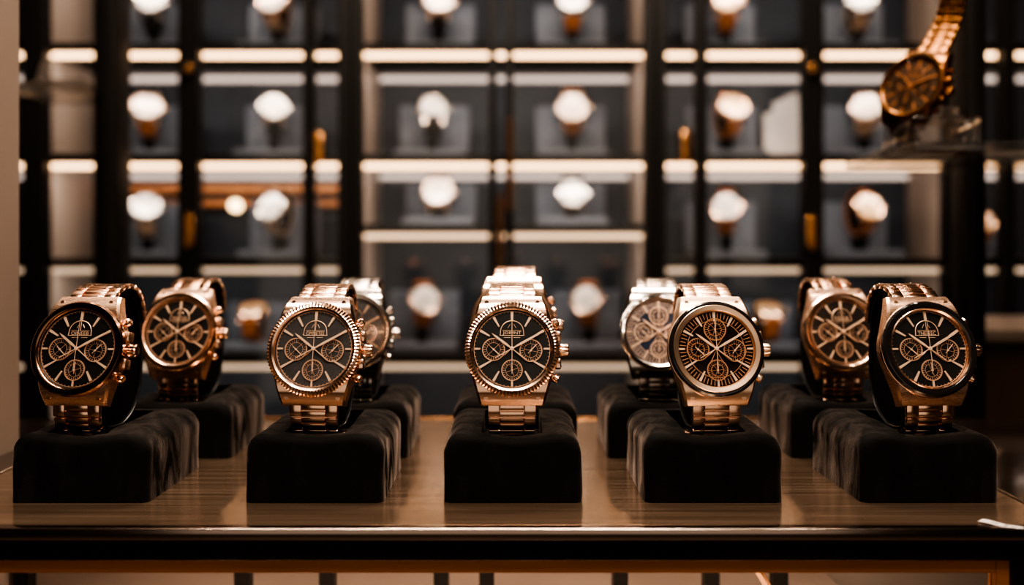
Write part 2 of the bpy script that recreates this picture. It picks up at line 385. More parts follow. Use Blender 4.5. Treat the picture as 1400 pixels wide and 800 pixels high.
def watch_head(root, st, HM, key):
    """case, bezel, dial with its markers and hands, crystal, crown and pushers; HM places the head in the watch frame"""
    met = st.get('metal', M['gold']); hi = st.get('hands', M['gold_hi']); K = (key,)
    obj('case', lambda bm: build_case(bm, HM), st.get('case', met), root, ('case', K))
    bz = st.get('bezel', 'knurl')
    prof = [(19.2, -1.0), (19.2, 1.4), (19.7, 2.2), (20.6, 2.6), (22.6, 2.35), (23.4, 1.5), (23.4, -1.2)]
    if bz == 'knurl':
        o = obj('bezel', lambda bm: lathe(bm, prof, 168, HM, (4, 6, 0.7, 1), True), met, root, ('bezelk', K), 30)
    else:
        o = obj('bezel', lambda bm: lathe(bm, prof, 96, HM, None, True), st.get('bezel_mat', met), root, ('bezels', K))
        if bz == 'twotone':     # polished metal inner ring inside the dark bezel
            ri0, ri1 = st.get('inner', (18.9, 19.9))
            obj('bezel_ring', lambda bm: lathe(bm, [(ri0, -0.6), (ri0, 1.9), (ri0 + 0.4, 2.45), (ri1 - 0.3, 2.85), (ri1, 2.5), (ri1, -0.6)], 96, HM, None, True), met, o, ('bzr', K))
            obj('case_ring', lambda bm: lathe(bm, [(22.6, -2.2), (22.9, 0.2), (23.6, 0.0), (23.9, -1.0), (23.6, -2.2)], 96, HM, None, True), met, o, ('csr', K))
    sk = st.get('skeleton', False)
    dial = obj('dial', lambda bm: lathe(bm, [(0, 0.2), (18.6, 0.2), (19.35, 0.9), (19.35, -1.0), (0, -1.0)], 72, HM), st['dial'], root, ('dial', K))
    def track(bm):
        for k in range(60):
            a = 2 * PI * k / 60
            if sk: prism(bm, wedge(15.2 if k % 2 else 14.6, 17.9, 0.16, 0.22, a), 0.2, 0.45, HM)
            else: prism(bm, wedge(17.9 if k % 5 else 17.5, 18.5, 0.15, 0.15, a), 0.2, 0.32, HM)
        lathe(bm, ring_prof(18.68, 18.42, 0.2, 0.5), 72, HM, None, True)
        if sk: lathe(bm, ring_prof(14.2, 13.9, 0.2, 0.5), 72, HM, None, True)
    obj('minute_track', track, st.get('ring', M['ring_gold']), root, ('track', K))
    for k in range(12):
        a = 2 * PI * k / 12
        if k == 0: f = lambda bm, a=a: prism(bm, wedge(13.6, 18.5, 0.55, 0.75, a), 0.2, 0.75, HM, 0.15)
        elif k in (3, 9, 6): f = lambda bm, a=a: prism(bm, wedge(15.4, 18.3, 0.42, 0.5, a), 0.2, 0.75, HM, 0.15)
        elif k in (4, 8): f = lambda bm, a=a: prism(bm, wedge(11.0, 18.3, 0.3, 0.62, a), 0.2, 0.75, HM, 0.15)
        else: f = lambda bm, a=a: prism(bm, wedge(12.6, 18.0, 0.36, 0.66, a), 0.2, 0.75, HM, 0.15)
        obj('hour_marker', f, hi, root, ('mark', k, K))
    subs = list(SUBS) + ([(0, 9.6, 5.6)] if sk else [])
    for i, (sx, sy, sr) in enumerate(subs):
        T = HM @ Matrix.Translation((sx, sy, 0))
        def sub(bm, T=T, sr=sr, i=i):
            lathe(bm, ring_prof(sr, sr - 0.52, 0.2, 0.75), 44, T, None, True)
            lathe(bm, ring_prof(sr * 0.62, sr * 0.62 - 0.17, 0.2, 0.4), 32, T, None, True)
            for k in range(24):
                prism(bm, wedge(sr * 0.72 if k % 3 else sr * 0.62, sr * 0.9, 0.11, 0.11, 2 * PI * k / 24), 0.2, 0.36, T)
            # engine-turned spokes and web in the middle
            for k in range(4 if not sk else 6):
                prism(bm, wedge(0.5, sr * 0.6, 0.07, 0.10, PI * (k + 0.5) / (2 if not sk else 3) + i), 0.2, 0.36, T)
            if sk:
                for k in range(18): prism(bm, wedge(sr * 0.5, sr * 0.60, 0.22, 0.16, 2 * PI * k / 18), 0.2, 0.5, T)
        s = obj('subdial', sub, st.get('ring', M['ring_gold']), root, ('sub', i, K))
        ang = [2.3, 0.75, PI * 0.0, 0.1][i]
        obj('subdial_hand', lambda bm, T=T, sr=sr, ang=ang: (prism(bm, hand_poly(sr * 0.8, 0.26, sr * 0.35, ang, 0.16), 0.8, 1.0, T), lathe(bm, [(0.5, 0.5), (0.5, 1.05), (0, 1.1)], 12, T)), hi, s, ('subh', i, K))
        # a drop shaped wire running from the ring to the dial centre
        if not sk or i < 4:
            d = Vector((-sx, -sy, 0)); L = d.length; d.normalize(); q = Vector((-d.y, d.x, 0))
            def drop(bm, d=d, q=q, sr=sr, L=L, sx=sx, sy=sy):
                c = Vector((sx, sy, 0.45))
                for sg in (-1, 1):
                    tube(bm, catmull([c + q * sg * sr * 0.86 + d * sr * 0.42, c + q * sg * sr * 0.42 + d * sr * 1.05, c + d * (L - 0.4)], 6), 0.2, 5, False, HM)
            if i != 2 or sk: obj('subdial_frame', drop, st.get('ring', M['ring_gold']), s, ('subf', i, K))
    if not sk and st.get('text'):
        add = text_build(st['text'], 9.0, 1.75, 0.2, 0.22, 0, 7.7)
        def emb(bm):
            pts = [(-5.9, 6.6, 0.4)] + [(5.7 * math.cos(a) , 7.6 + 6.3 * math.sin(a) ** 0.85, 0.4) for a in [PI - PI * k / 20 for k in range(21)]] + [(5.9, 6.6, 0.4)]
            tube(bm, pts, 0.20, 5, False, HM)
            tube(bm, [(-5.9, 6.6, 0.4), (5.9, 6.6, 0.4)], 0.14, 5, False, HM)
            tube(bm, [(-4.6, 9.0, 0.35), (4.6, 9.0, 0.35)], 0.09, 5, False, HM)
            tube(bm, [(0, 13.8, 0.35), (0, 9, 0.35)], 0.16, 5, False, HM)
            for sx in (-1, 1): tube(bm, [(sx * 0.9, 12.2, 0.3), (sx * 2.0, 10.3, 0.3)], 0.10, 5, False, HM)
            tube(bm, [(-4.0, 5.6, 0.3), (-0.6, 5.6, 0.3)], 0.10, 5, False, HM)
            tube(bm, [(0.8, 5.6, 0.3), (4.0, 5.6, 0.3)], 0.10, 5, False, HM)
            add(bm, HM)
        obj('emblem', emb, hi, root, ('emb', st['text'], K))
    ha = math.atan2(-100, 76); ma = math.atan2(173, 96)
    obj('hour_hand', lambda bm: prism(bm, hand_poly(12.6, 0.62, 9.0, ha, 0.22), 1.15, 1.45, HM, 0.12), hi, root, ('hh', K))
    obj('minute_hand', lambda bm: prism(bm, hand_poly(18.0, 0.62, 9.5, ma, 0.22), 1.5, 1.8, HM, 0.12), hi, root, ('mh', K))
    obj('second_hand', lambda bm: (prism(bm, hand_poly(15.5, 0.13, 11.0, 0.0, 0.15), 1.85, 1.98, HM), lathe(bm, [(0.95, 1.0), (0.95, 2.1), (0, 2.3)], 16, HM)), hi, root, ('sh', K))
    obj('crystal', lambda bm: lathe(bm, [(0, 2.45), (10, 2.4), (17, 2.25), (19.25, 1.9), (19.25, 1.6)], 72, HM), st.get('crystal', M['crystal']), root, ('cry', K))
    RX = Matrix.Rotation(PI / 2, 4, 'Y')
    obj('crown', lambda bm: lathe(bm, [(0, 0), (1.6, 0), (1.6, 1.6), (3.0, 1.8), (3.25, 2.3), (3.25, 5.2), (2.6, 5.8), (0, 5.9)], 40, HM @ Matrix.Translation((22.2, 0, -4.3)) @ RX, (3, 5, 0.5, 2)), met, root, ('crown', K), 30)
    for sg in (1, -1):
        P = HM @ Matrix.Rotation(sg * math.radians(33), 4, 'Z') @ Matrix.Translation((21.6, 0, -4.3)) @ RX
        def push(bm, P=P):
            lathe(bm, [(0, 0), (1.2, 0), (1.2, 2.4), (2.0, 2.6), (2.2, 3.0), (2.2, 4.9), (1.6, 5.5), (0, 5.6)], 20, P)
            box(bm, -2.6, 2.6, -2.4, 2.4, -0.6, 1.4, 0.5, 1, P)
        obj('pusher', push, met, root, ('push', sg, K))

def link_build(p0, p1, up, wdir, W, th):
    """one bracelet row between path points p0 and p1: two flank pieces and a centre piece half a pitch on"""
    t = (p1 - p0); L = t.length; t.normalize(); n = wdir.cross(t); 
    if n.dot(up) < 0: n = -n
    c = (p0 + p1) / 2
    B = Matrix((( wdir.x, t.x, n.x, c.x), (wdir.y, t.y, n.y, c.y), (wdir.z, t.z, n.z, c.z), (0, 0, 0, 1)))
    def f(bm):
        e = W * 0.245
        box(bm, -W / 2, -W / 2 + e, -L * 0.46, L * 0.46, -th / 2, th / 2, 0.42, 2, B)
        box(bm, W / 2 - e, W / 2, -L * 0.46, L * 0.46, -th / 2, th / 2, 0.42, 2, B)
        box(bm, -W / 2 + e + 0.12, W / 2 - e - 0.12, 0.06 * L, 0.49 * L, -th / 2, th / 2 - 0.1, 0.38, 2, B)
        box(bm, -W / 2 + e + 0.12, W / 2 - e - 0.12, -0.44 * L, -0.02 * L, -th / 2, th / 2 - 0.1, 0.38, 2, B)
        box(bm, -W / 2 + 1.0, W / 2 - 1.0, -0.6 * L, 0.6 * L, -th * 0.22, th * 0.12, 0, 1, B)     # pins inside
    return f

def bracelet(root, st, paths, wdir, inner, key, W0=24.6, W1=20.5, caps=None):
    """paths: lists of points in the watch frame; the first link of each path hides under the case end"""
    met = st.get('links', st.get('metal', M['gold']))
    for pi, path in enumerate(paths):
        pts = resample(path, 6.4); n = len(pts) - 1
        def ends(bm, pts=pts):      # end piece that closes the gap between case and first link
            a, b = pts[0], pts[1]; d = (b - a).normalized(); q = b - a
            up = a - inner(a); t = d; nn = wdir.cross(t)
            if nn.dot(up) < 0: nn = -nn
            c = a - d * 1.4
            B = Matrix(((wdir.x, t.x, nn.x, c.x), (wdir.y, t.y, nn.y, c.y), (wdir.z, t.z, nn.z, c.z), (0, 0, 0, 1)))
            box(bm, -W0 / 2 - 1.2, W0 / 2 + 1.2, -2.4, 1.9, -1.8, 1.5, 0.45, 2, B)
        br = obj('bracelet_half', ends, met, root, ('brends', pi, key))
        for i in range(n):
            p0, p1 = pts[i], pts[i + 1]; mid = (p0 + p1) / 2
            W = W1 + (W0 - W1) * (1 - (i + 0.5) / max(n, 8))
            obj('link', link_build(p0, p1, mid - inner(mid), wdir, W, 2.9), met, br, ('link', pi, i, key))

def make_watch(px, Y, st, label, group, sc=1.0, yaw=0.0, X=None, shift=0.0):
    x = X if X is not None else PX(px, 460)
    root = empty('wristwatch', (x, Y, DECK), label, 'watch', group, yaw, sc)
    key = ('std',) + tuple(sorted((k, str(v.name if hasattr(v, 'name') else v)) for k, v in st.items()))
    watch_head(root, st, HEAD, key)
    bracelet(root, st, [PATH_UP, PATH_DOWN], Vector((1, 0, 0)), lambda p: Vector((0, 8, 65)), key)
    return root

# ------------------------------------------------------------------ velvet stand (block with a slot, and an upright cuff)
def inset_path(path, d, c=Vector((0, 8, 65))):
    out = []
    n = len(path)
    for i, p in enumerate(path):
        t = (path[min(i + 1, n - 1)] - path[max(i - 1, 0)]).normalized()
        nn = Vector((0, -t.z, t.y))
        if nn.dot(c - p) < 0: nn = -nn
        out.append(p + nn * d)
    return out

def cuff_profile():
    pts = inset_path(resample(CUFF_PATH, 3.0), 1.9)
    def uv(u, v): return HEAD @ Vector((0, u, -v))
    front = [uv(-16, 11.2), uv(-8, 10.2), uv(8, 10.2), uv(16, 11.2)]
    pts = [p for p in pts if (HEAD.inverted() @ p).z < -12.8]
    return pts + front

def build_cuff(bm):
    prof = cuff_profile(); c = Vector((0, 8, 65))
    def ring(x, ins): 
        out = []
        for p in prof:
            d = (c - p); out.append(Vector((x, *(p + d.normalized() * ins).yz)))
        return out
    rows = [ring(-9.0, 2.2), ring(-9.0, 1.4), ring(-8.6, 0.5), ring(-7.8, 0.0), ring(7.8, 0.0), ring(8.6, 0.5), ring(9.0, 1.4), ring(9.0, 2.2)]
    loft(bm, rows, False)
    # slightly hollow flanks
    for s in (-1, 1):
        a = ring(s * 9.0, 2.2); b = ring(s * 7.9, 3.0)
        A = [bm.verts.new(p) for p in a]; B = [bm.verts.new(p) for p in b]; n = len(A)
        for i in range(n): bm.faces.new((A[i], A[(i + 1) % n], B[(i + 1) % n], B[i]))
        bm.faces.new(B)
    bmesh.ops.remove_doubles(bm, verts=bm.verts, dist=0.001)

def build_piping(bm):
    prof = cuff_profile(); c = Vector((0, 8, 65))
    for s in (-1, 1):
        tube(bm, [Vector((s * 8.9, *(p + (c - p).normalized() * 2.4).yz)) for p in prof], 0.32, 5, True)

def block_build(W, Dp, H, seed):
    """soft velvet block: rounded shoulders, softened front and back rims, a slot for watch and cuff in its top"""
    def f(bm):
        R = 10.0
        prof = [(-W / 2, 0.0), (-W / 2, 3), (-W / 2, 9), (-W / 2, 16)]
        for k in range(0, 9):
            a = PI - (PI / 2) * k / 8; prof.append((-W / 2 + R + R * math.cos(a), H - R + R * math.sin(a)))
        nx = 22
        for k in range(1, nx): prof.append((-W / 2 + R + (W - 2 * R) * k / nx, H))
        for k in range(0, 9):
            a = PI / 2 - (PI / 2) * k / 8; prof.append((W / 2 - R + R * math.cos(a), H - R + R * math.sin(a)))
        prof += [(W / 2, 16), (W / 2, 9), (W / 2, 3), (W / 2, 0.0)]
        for k in range(1, 10): prof.append((W / 2 - W * k / 10, 0.0))
        r = 4.5; ys = []
        for k in range(6): a = PI / 2 * k / 5; ys.append((-Dp / 2 + r * (1 - math.sin(a)), r * (1 - math.cos(a))))
        ys = [(y, i) for (y, i) in reversed([(-Dp / 2 + r * (1 - math.cos(PI / 2 * k / 5)), r * (1 - math.sin(PI / 2 * k / 5))) for k in range(5, -1, -1)])]
        body = [(-Dp / 2 + r + (Dp - 2 * r) * k / 18, 0.0) for k in range(1, 18)]
        back = [(-y, i) for (y, i) in reversed(ys)]
        rows = []
        for (y, ins) in ys + body + back:
            row = []
            for (x, z) in prof:
                X = max(-W / 2 + ins, min(W / 2 - ins, x)) if abs(x) > W / 2 - 8 else x
                # keep the shoulder curve while shrinking
                X = x * (W / 2 - ins) / (W / 2); Z = z * (H - ins) / H if z > 0 else 0.0
                if z > H - 12:
                    sag = 2.2 * math.exp(-(X / 15) ** 2) * math.exp(-((y + Dp / 2 - 5) / 8) ** 2)
                    nz = noise.noise(Vector((X * 0.045 + seed * 7.3, y * 0.045, 1.7))) * 0.9
                    Z += nz - sag
                elif z > 0:
                    pass
                if z > 2 and abs(x) > W / 2 - 1:
                    X += noise.noise(Vector((y * 0.05, z * 0.06, seed * 3.1 + x))) * 0.7
                row.append((X, y + 4.0, Z))
            rows.append(row)
        loft(bm, rows, True)
    return f

def make_block_mesh(W, Dp, H, seed, off=0.0):
    me = mesh_from(None, block_build(W, Dp, H, seed), M['velvet'], 50)
    tmp = bpy.data.objects.new('tmp_block', me); COL.objects.link(tmp)
    def cut(bm): box(bm, off - 15.2, off + 15.2, -25.8, 34.0, 23.5, 60, 0.0)
    cme = mesh_from(None, cut, M['velvet']); cut_o = bpy.data.objects.new('tmp_cut', cme); COL.objects.link(cut_o)
    md = tmp.modifiers.new('b', 'BOOLEAN'); md.object = cut_o; md.operation = 'DIFFERENCE'; md.solver = 'EXACT'
    dg = bpy.context.evaluated_depsgraph_get(); dg.update()
    res = bpy.data.meshes.new_from_object(tmp.evaluated_get(dg))
    bpy.data.objects.remove(tmp); bpy.data.objects.remove(cut_o)
    res.shade_smooth(); res.set_sharp_from_angle(angle=math.radians(50))
    return res

def make_stand(X, Y, label, group, seed, sc=1.0, W=68.0, cuff_yaw=0.0, off=0.0):
    root = empty('watch_stand', (X, Y, DECK), label, 'watch stand', group)
    b = bpy.data.objects.new('base_block', make_block_mesh(W, 76.0, 33.5, seed, off)); COL.objects.link(b); b.parent = root
    c = obj('cuff', build_cuff, M['velvet_cuff'], root, 'cuff', 50)
    p = obj('piping', build_piping, M['piping'], c, 'piping', 50)
    c.scale = (sc, sc, sc); c.rotation_euler = (0, 0, cuff_yaw)
    return root

# ------------------------------------------------------------------ front and back rows on the counter
FY = 447 + 34            # stand centres, front row
BY = 542 + 34            # stand centres, back row
G1 = 'watches on the front row of velvet stands'; G2 = 'watches on the back row of velvet stands'
S1 = 'front row of black velvet watch stands'; S2 = 'back row of black velvet watch stands'
W_ = {
 'w1': dict(metal=M['gold'], case=M['gold_brushed'], dial=M['dial_black'], bezel='smooth', bezel_mat=M['bezel_bronze'], text='OINEEB'),
 'w2': dict(metal=M['gold'], case=M['gold'], dial=M['dial_grey'], bezel='knurl', text='OMNETES', crystal=M['crystal']),
 'w3': dict(metal=M['gold'], case=M['gold'], dial=M['dial_black'], bezel='knurl', text='JOIMNT'),
 'w4': dict(metal=M['champagne'], links=M['gold_brushed'], case=M['champagne'], dial=M['dial_skel'], bezel='twotone', bezel_mat=M['bezel_black'], skeleton=True, ring=M['copper_line'], inner=(18.7, 21.5)),
 'w5': dict(metal=M['gold'], case=M['gold_brushed'], dial=M['dial_black'], bezel='twotone', bezel_mat=M['bezel_black'], text='TNEEEEC'),
 'b1': dict(metal=M['gold'], case=M['gold_brushed'], dial=M['dial_black'], bezel='smooth', text='TIEOR'),
 'b2': dict(metal=M['steel'], links=M['steel'], dial=M['dial_pale'], bezel='smooth', hands=M['gold_hi'], ring=M['steel'], crystal=M['crystal_hazy'], text='NOEE'),
 'b3': dict(metal=M['gold'], dial=M['dial_black'], bezel='smooth', text='TIEOR'),
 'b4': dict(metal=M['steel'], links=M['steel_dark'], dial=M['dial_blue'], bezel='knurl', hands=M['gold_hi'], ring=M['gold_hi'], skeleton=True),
 'b5': dict(metal=M['gold'], case=M['gold_brushed'], dial=M['dial_brown'], bezel='smooth', text='TIEOR'),
}
front = [
 ('w1', -212, -216.5, math.radians(-5), 'rose gold chronograph with black dial and slim bronze bezel, nearest the taupe pillar'),
 ('w2', -97, -98, math.radians(-4), 'rose gold chronograph with reflection-grey dial and coin-edge bezel on a front-row velvet stand'),
 ('w3', 0.5, 0, 0.0, 'rose gold chronograph with black dial and ridged gold bezel, centre of the front row'),
 ('w4', 99, 101.5, math.radians(3), 'rose gold skeleton watch with openworked copper dial and black-edged bezel, front row'),
 ('w5', 205, 208.5, math.radians(3), 'rose gold chronograph with black dial and glossy black bezel, nearest the white tag'),
]
slabel = [
 'black velvet stand nearest the taupe pillar, holding the black-dialled watch with slim bronze bezel',
 'black velvet stand holding the grey-dialled gold watch with coin-edge bezel',
 'black velvet stand at the centre of the front row, slot and dipped lip facing out',
 'black velvet stand holding the openworked skeleton watch, pale scuffs on its top',
 'black velvet stand nearest the white tag, holding the gold watch with black bezel',
]
for i, (k, sx, wx, yaw, lab) in enumerate(front):
    make_stand(sx, FY, slabel[i], S1, i + 1, off=wx - sx)
    root = make_watch(0, FY, W_[k], lab, G1, 1.0, 0.0, X=sx)
    # the cuff turns and slides with the watch it carries
    dx = wx - sx
    root.location.x += dx * MM; root.rotation_euler.z = yaw
    for o in bpy.data.objects:
        if o.parent and o.parent.name.startswith('watch_stand') and o.parent['label'] == slabel[i] and o.name.startswith('cuff'):
            o.location.x = dx * MM; o.rotation_euler.z = yaw

back = [
 ('b1', -201, math.radians(-4), 1.0, 'gold chronograph with black dial and bright batons, behind the watch nearest the taupe pillar',
  'back-row black velvet stand nearest the taupe pillar, half hidden by the front stand'),
 ('b2', -96, math.radians(-3), 1.0, 'steel chronograph with smoky silver dial, behind the grey-dialled gold watch',
  'back-row black velvet stand behind the grey-dialled gold watch, under the steel watch'),
 ('b3', 2, math.radians(-5), 1.07, 'gold watch hidden behind the centre watch, only its bracelet top and edge showing',
  'back-row black velvet stand hidden behind the centre stand, its ends showing'),
 ('b4', 91, math.radians(-5), 1.0, 'steel watch with blue and gold open dial and pale coin-edge bezel, back row',
  'back-row black velvet stand under the steel watch with the blue and gold dial'),
 ('b5', 200, math.radians(2), 1.0, 'gold chronograph with smoked brown dial, behind the watch with the black bezel',
  'back-row black velvet stand under the smoked brown watch beside the dark counter end'),
]
for i, (k, sx, yaw, sc, lab, sl) in enumerate(back):
    r = make_stand(sx, BY, sl, S2, i + 11, W=68 if i != 2 else 74)
    for ch in r.children:
        if ch.name.startswith('cuff'): ch.scale = (sc, sc, sc); ch.rotation_euler.z = yaw
    make_watch(0, BY, W_[k], lab, G2, sc, yaw, X=sx)

# ------------------------------------------------------------------ the display counter
case = empty('display_counter', (0, 540, 0), 'long display counter with brushed bronze deck, polished front edge and brown brass trim', 'display counter')
OY = -540
def cpart(name, mat, f, parent=case, angle=35): return obj(name, f, mat, parent, None, angle)
XL, XR, YF, YB = -283, 250, 409, 672
cpart('deck', M['deck'], lambda bm: box(bm, XL, XR, YF + 3 + OY, YB - 4 + OY, DECK - 5.0, DECK, 0.0))
cpart('front_edge', M['edge_glass'], lambda bm: box(bm, -420, 420, YF - 3 + OY, YF + 3 + OY, DECK - 5.4, DECK + 0.1, 0.9, 3))
cpart('back_rim', M['brass_hi'], lambda bm: box(bm, XL, XR, YB - 4 + OY, YB + 1 + OY, DECK - 6, DECK + 1.2, 0.8, 2))
cpart('side_rim', M['steel_dark'], lambda bm: box(bm, XL - 2.2, XL, YF + 3 + OY, YB + OY, DECK - 6, DECK + 0.8, 0.4, 1))
cpart('side_rim', M['steel_dark'], lambda bm: box(bm, XR, XR + 2.0, YF + 3 + OY, YB + OY, DECK - 6, DECK + 0.8, 0.4, 1))
cpart('outer_ledge', M['rail_dark'], lambda bm: box(bm, XR + 2, 420, YF + 3 + OY, YB + OY, DECK - 9, DECK - 0.6, 0.3))
cpart('outer_ledge', M['rail_dark'], lambda bm: box(bm, -420, XL - 2.2, YF + 3 + OY, YB + OY, DECK - 9, DECK - 0.6, 0.3))
cpart('front_rail', M['rail_dark'], lambda bm: box(bm, -420, 420, YF + OY, YF + 14 + OY, DECK - 15.2, DECK - 5.4, 0.4))
fr = cpart('brass_frame', M['brass'], lambda bm: (box(bm, -420, 218, YF + 3 + OY, YF + 10 + OY, DECK - 21.8, DECK - 15.2, 0.4),
      box(bm, 218, 224.5, YF + 3 + OY, YF + 10 + OY, DECK - 330, DECK - 15.2, 0.4),
      box(bm, -420, 218, YF + 3 + OY, YF + 10 + OY, DECK - 336, DECK - 330, 0.4)))
cpart('front_pane', M['pane'], lambda bm: box(bm, -420, 218, YF + 6 + OY, YF + 8 + OY, DECK - 330, DECK - 21.8))
cpart('corner_post', M['rail_dark'], lambda bm: box(bm, 224.5, 420, YF + 1 + OY, YF + 20 + OY, DECK - 340, DECK - 15.2, 0.5))
cpart('inner_shelf', M['beige_panel'], lambda bm: box(bm, -418, 224, YF + 14 + OY, YB - 16 + OY, DECK - 112, DECK - 106, 0.5))
cpart('rear_panel', M['beige_panel'], lambda bm: box(bm, -420, 420, YB - 15 + OY, YB - 5 + OY, DECK - 340, DECK - 9))
cpart('end_panel', M['case_wood'], lambda bm: box(bm, -430, -420, YF + OY, YB + OY, 60, DECK - 5.4))
cpart('end_panel', M['case_wood'], lambda bm: box(bm, 420, 430, YF + OY, YB + OY, 60, DECK - 5.4))
cpart('plinth', M['case_wood'], lambda bm: box(bm, -420, 420, YF + 6 + OY, YB + OY, 0, DECK - 340))
for x in (-355, -305, -170, -118, -48, -20, 62, 118, 160):       # dark upright bars inside the counter
    cpart('dark_bar', M['dark_metal'], lambda bm, x=x: box(bm, x, x + 9, YF + 150 + OY, YF + 160 + OY, DECK - 106, DECK - 9))
cpart('stay_rod', M['brass_hi'], lambda bm: tube(bm, [(108, YF + 20 + OY, DECK - 14), (168, YF + 120 + OY, DECK - 104)], 2.0, 8))

# the white tag lying over the front edge
t_c = Vector((PX(1369, 410), 411.0, DECK))
tagr = empty('price_tag', t_c, 'small white paper tag with dark print lying across the polished front edge', 'tag', None, math.radians(-48))
def tag_z(x): return 0.35 + 0.18 * math.sin((x + 8.5) * 0.5) + max(0.0, (x - 4.0)) * 0.05
def tag_build(bm):
    n = 12; rows = []
    for i in range(n + 1):
        x = -8.5 + 17 * i / n; w = 2.7 - 0.7 * (i / n); z = tag_z(x)
        rows.append([(x, -w, z), (x, w, z), (x, w, z + 0.25), (x, -w, z + 0.25)])
    loft(bm, rows, True)
    lathe(bm, [(0.7, 0.3), (0.9, 0.9), (0.6, 1.3), (0, 1.4)], 14, Matrix.Translation((9.0, 0, 0)))
obj('sheet', tag_build, M['paper'], tagr)
def tag_print(bm):
    for x, w, h in ((-2.6, 1.5, 0.5), (2.2, 0.6, 1.5), (5.6, 1.2, 0.9)):
        z = tag_z(x) + 0.29
        loft(bm, [[(x - w, -h, tag_z(x - w) + 0.27), (x - w + 0.6, h, tag_z(x - w) + 0.27), (x - w + 0.6, h, tag_z(x - w) + 0.3), (x - w, -h, tag_z(x - w) + 0.3)],
                  [(x + w, -h, tag_z(x + w) + 0.27), (x + w + 0.6, h, tag_z(x + w) + 0.27), (x + w + 0.6, h, tag_z(x + w) + 0.3), (x + w, -h, tag_z(x + w) + 0.3)]], True)
obj('print', tag_print, M['ink'], tagr)

# taupe pillar beside the counter's left end
def pil(bm):
    box(bm, -352, -309, 520, 575, 0, 2300, 2.0, 2)
tag(obj('pillar_post', pil, M['pillar']), 'tall taupe metal post standing beside the counter end', 'post')

# ------------------------------------------------------------------ wall cabinets
CF, CB = 1250.0, 1432.0
def cab(name, x0, label):
    return empty(name, (x0, CF, 0), label, 'display cabinet', 'tall wall cabinets with lit shelves')

def build_cabinet(xl, xr, label, shelves, doors, lower=-172, knob=None):
    """xl/xr: inside faces (mm); shelves: [(py of the light strip, material)]; doors: [(x0, x1, left stile, right stile, hinges)]"""
    root = cab('display_cabinet', (xl + xr) / 2, label); cx = (xl + xr) / 2
    def p(name, mat, f, parent=root): return obj(name, f, mat, parent)
    H = 2350
    p('side_panel', M['beige_panel'], lambda bm: box(bm, xl - 7 - cx, xl - cx, 0, CB - CF, 60, H))
    p('side_panel', M['beige_panel'], lambda bm: box(bm, xr - cx, xr + 7 - cx, 0, CB - CF, 60, H))
    p('back_panel', M['back_panel'], lambda bm: box(bm, xl - 7 - cx, xr + 7 - cx, CB - CF, CB - CF + 12, 60, H))
    p('top_panel', M['case_wood'], lambda bm: box(bm, xl - 7 - cx, xr + 7 - cx, 0, CB - CF + 12, H, H + 20))
    p('plinth', M['case_wood'], lambda bm: box(bm, xl - 7 - cx, xr + 7 - cx, 0, CB - CF + 12, 0, 560))
    tops = []
    for py, mat, rear in shelves:
        zc = PZ(py, CF)
        s = p('shelf', M['dark_metal'], lambda bm: box(bm, xl - cx, xr - cx, 0, CB - CF, zc + 3.6, zc + 16.0, 0.5))
        obj('light_strip', lambda bm: box(bm, xl + 1 - cx, xr - 1 - cx, 1.0, 8.0, zc - 3.2, zc + 3.4, 0.8, 1), mat, s)
        if rear: obj('rear_glow_bar', lambda bm: box(bm, xl + 1 - cx, xr - 1 - cx, CB - CF - 6, CB - CF, zc - 4.0, zc + 4.0), rear, s)
    DY0, DY1 = -24, -4
    for (a, b, sl, sr, hg) in doors:
        ax, bx = PX(a, 1232), PX(b, 1232); zb, zt = 575, H
        k = 1232 / F
        d = p('door', M['dark_metal'], lambda bm: (box(bm, ax - cx, ax + sl * k - cx, DY0, DY1, zb, zt, 0.8), box(bm, bx - sr * k - cx, bx - cx, DY0, DY1, zb, zt, 0.8),
              box(bm, ax + sl * k - cx, bx - sr * k - cx, DY0, DY1, zt - 30, zt), box(bm, ax + sl * k - cx, bx - sr * k - cx, DY0, DY1, zb, zb + 30)))
        obj('pane', lambda bm: box(bm, ax + sl * k - cx, bx - sr * k - cx, DY0 + 8, DY0 + 10, zb + 30, zt - 30), M['pane'], d)
        for (kind, hx, hy) in hg:
            X = PX(hx, 1222) - cx; Z = PZ(hy, 1222)
            if kind == 'hinge': obj('hinge', lambda bm: (box(bm, X - 7, X + 7, DY0 - 7, DY0, Z - 20, Z + 20, 1.5, 2), tube(bm, [(X, DY0 - 8, Z - 23), (X, DY0 - 8, Z + 23)], 3.0, 10)), M['brass_hi'], d)
            elif kind == 'knob': obj('knob', lambda bm: lathe(bm, [(0, 0), (3, 0), (3, 6), (6.5, 8), (7.5, 11), (6, 14), (0, 15)], 24, Matrix.Translation((X, DY0, Z)) @ Matrix.Rotation(PI / 2, 4, 'X')), M['brass_hi'], d)
            elif kind == 'handle': obj('handle', lambda bm: (tube(bm, [(X, DY0 - 14, Z - 62), (X, DY0 - 14, Z + 62)], 4.0, 10), tube(bm, [(X, DY0, Z - 45), (X, DY0 - 14, Z - 45)], 3, 8), tube(bm, [(X, DY0, Z + 45), (X, DY0 - 14, Z + 45)], 3, 8)), M['brass_hi'], d)
    return root, cx

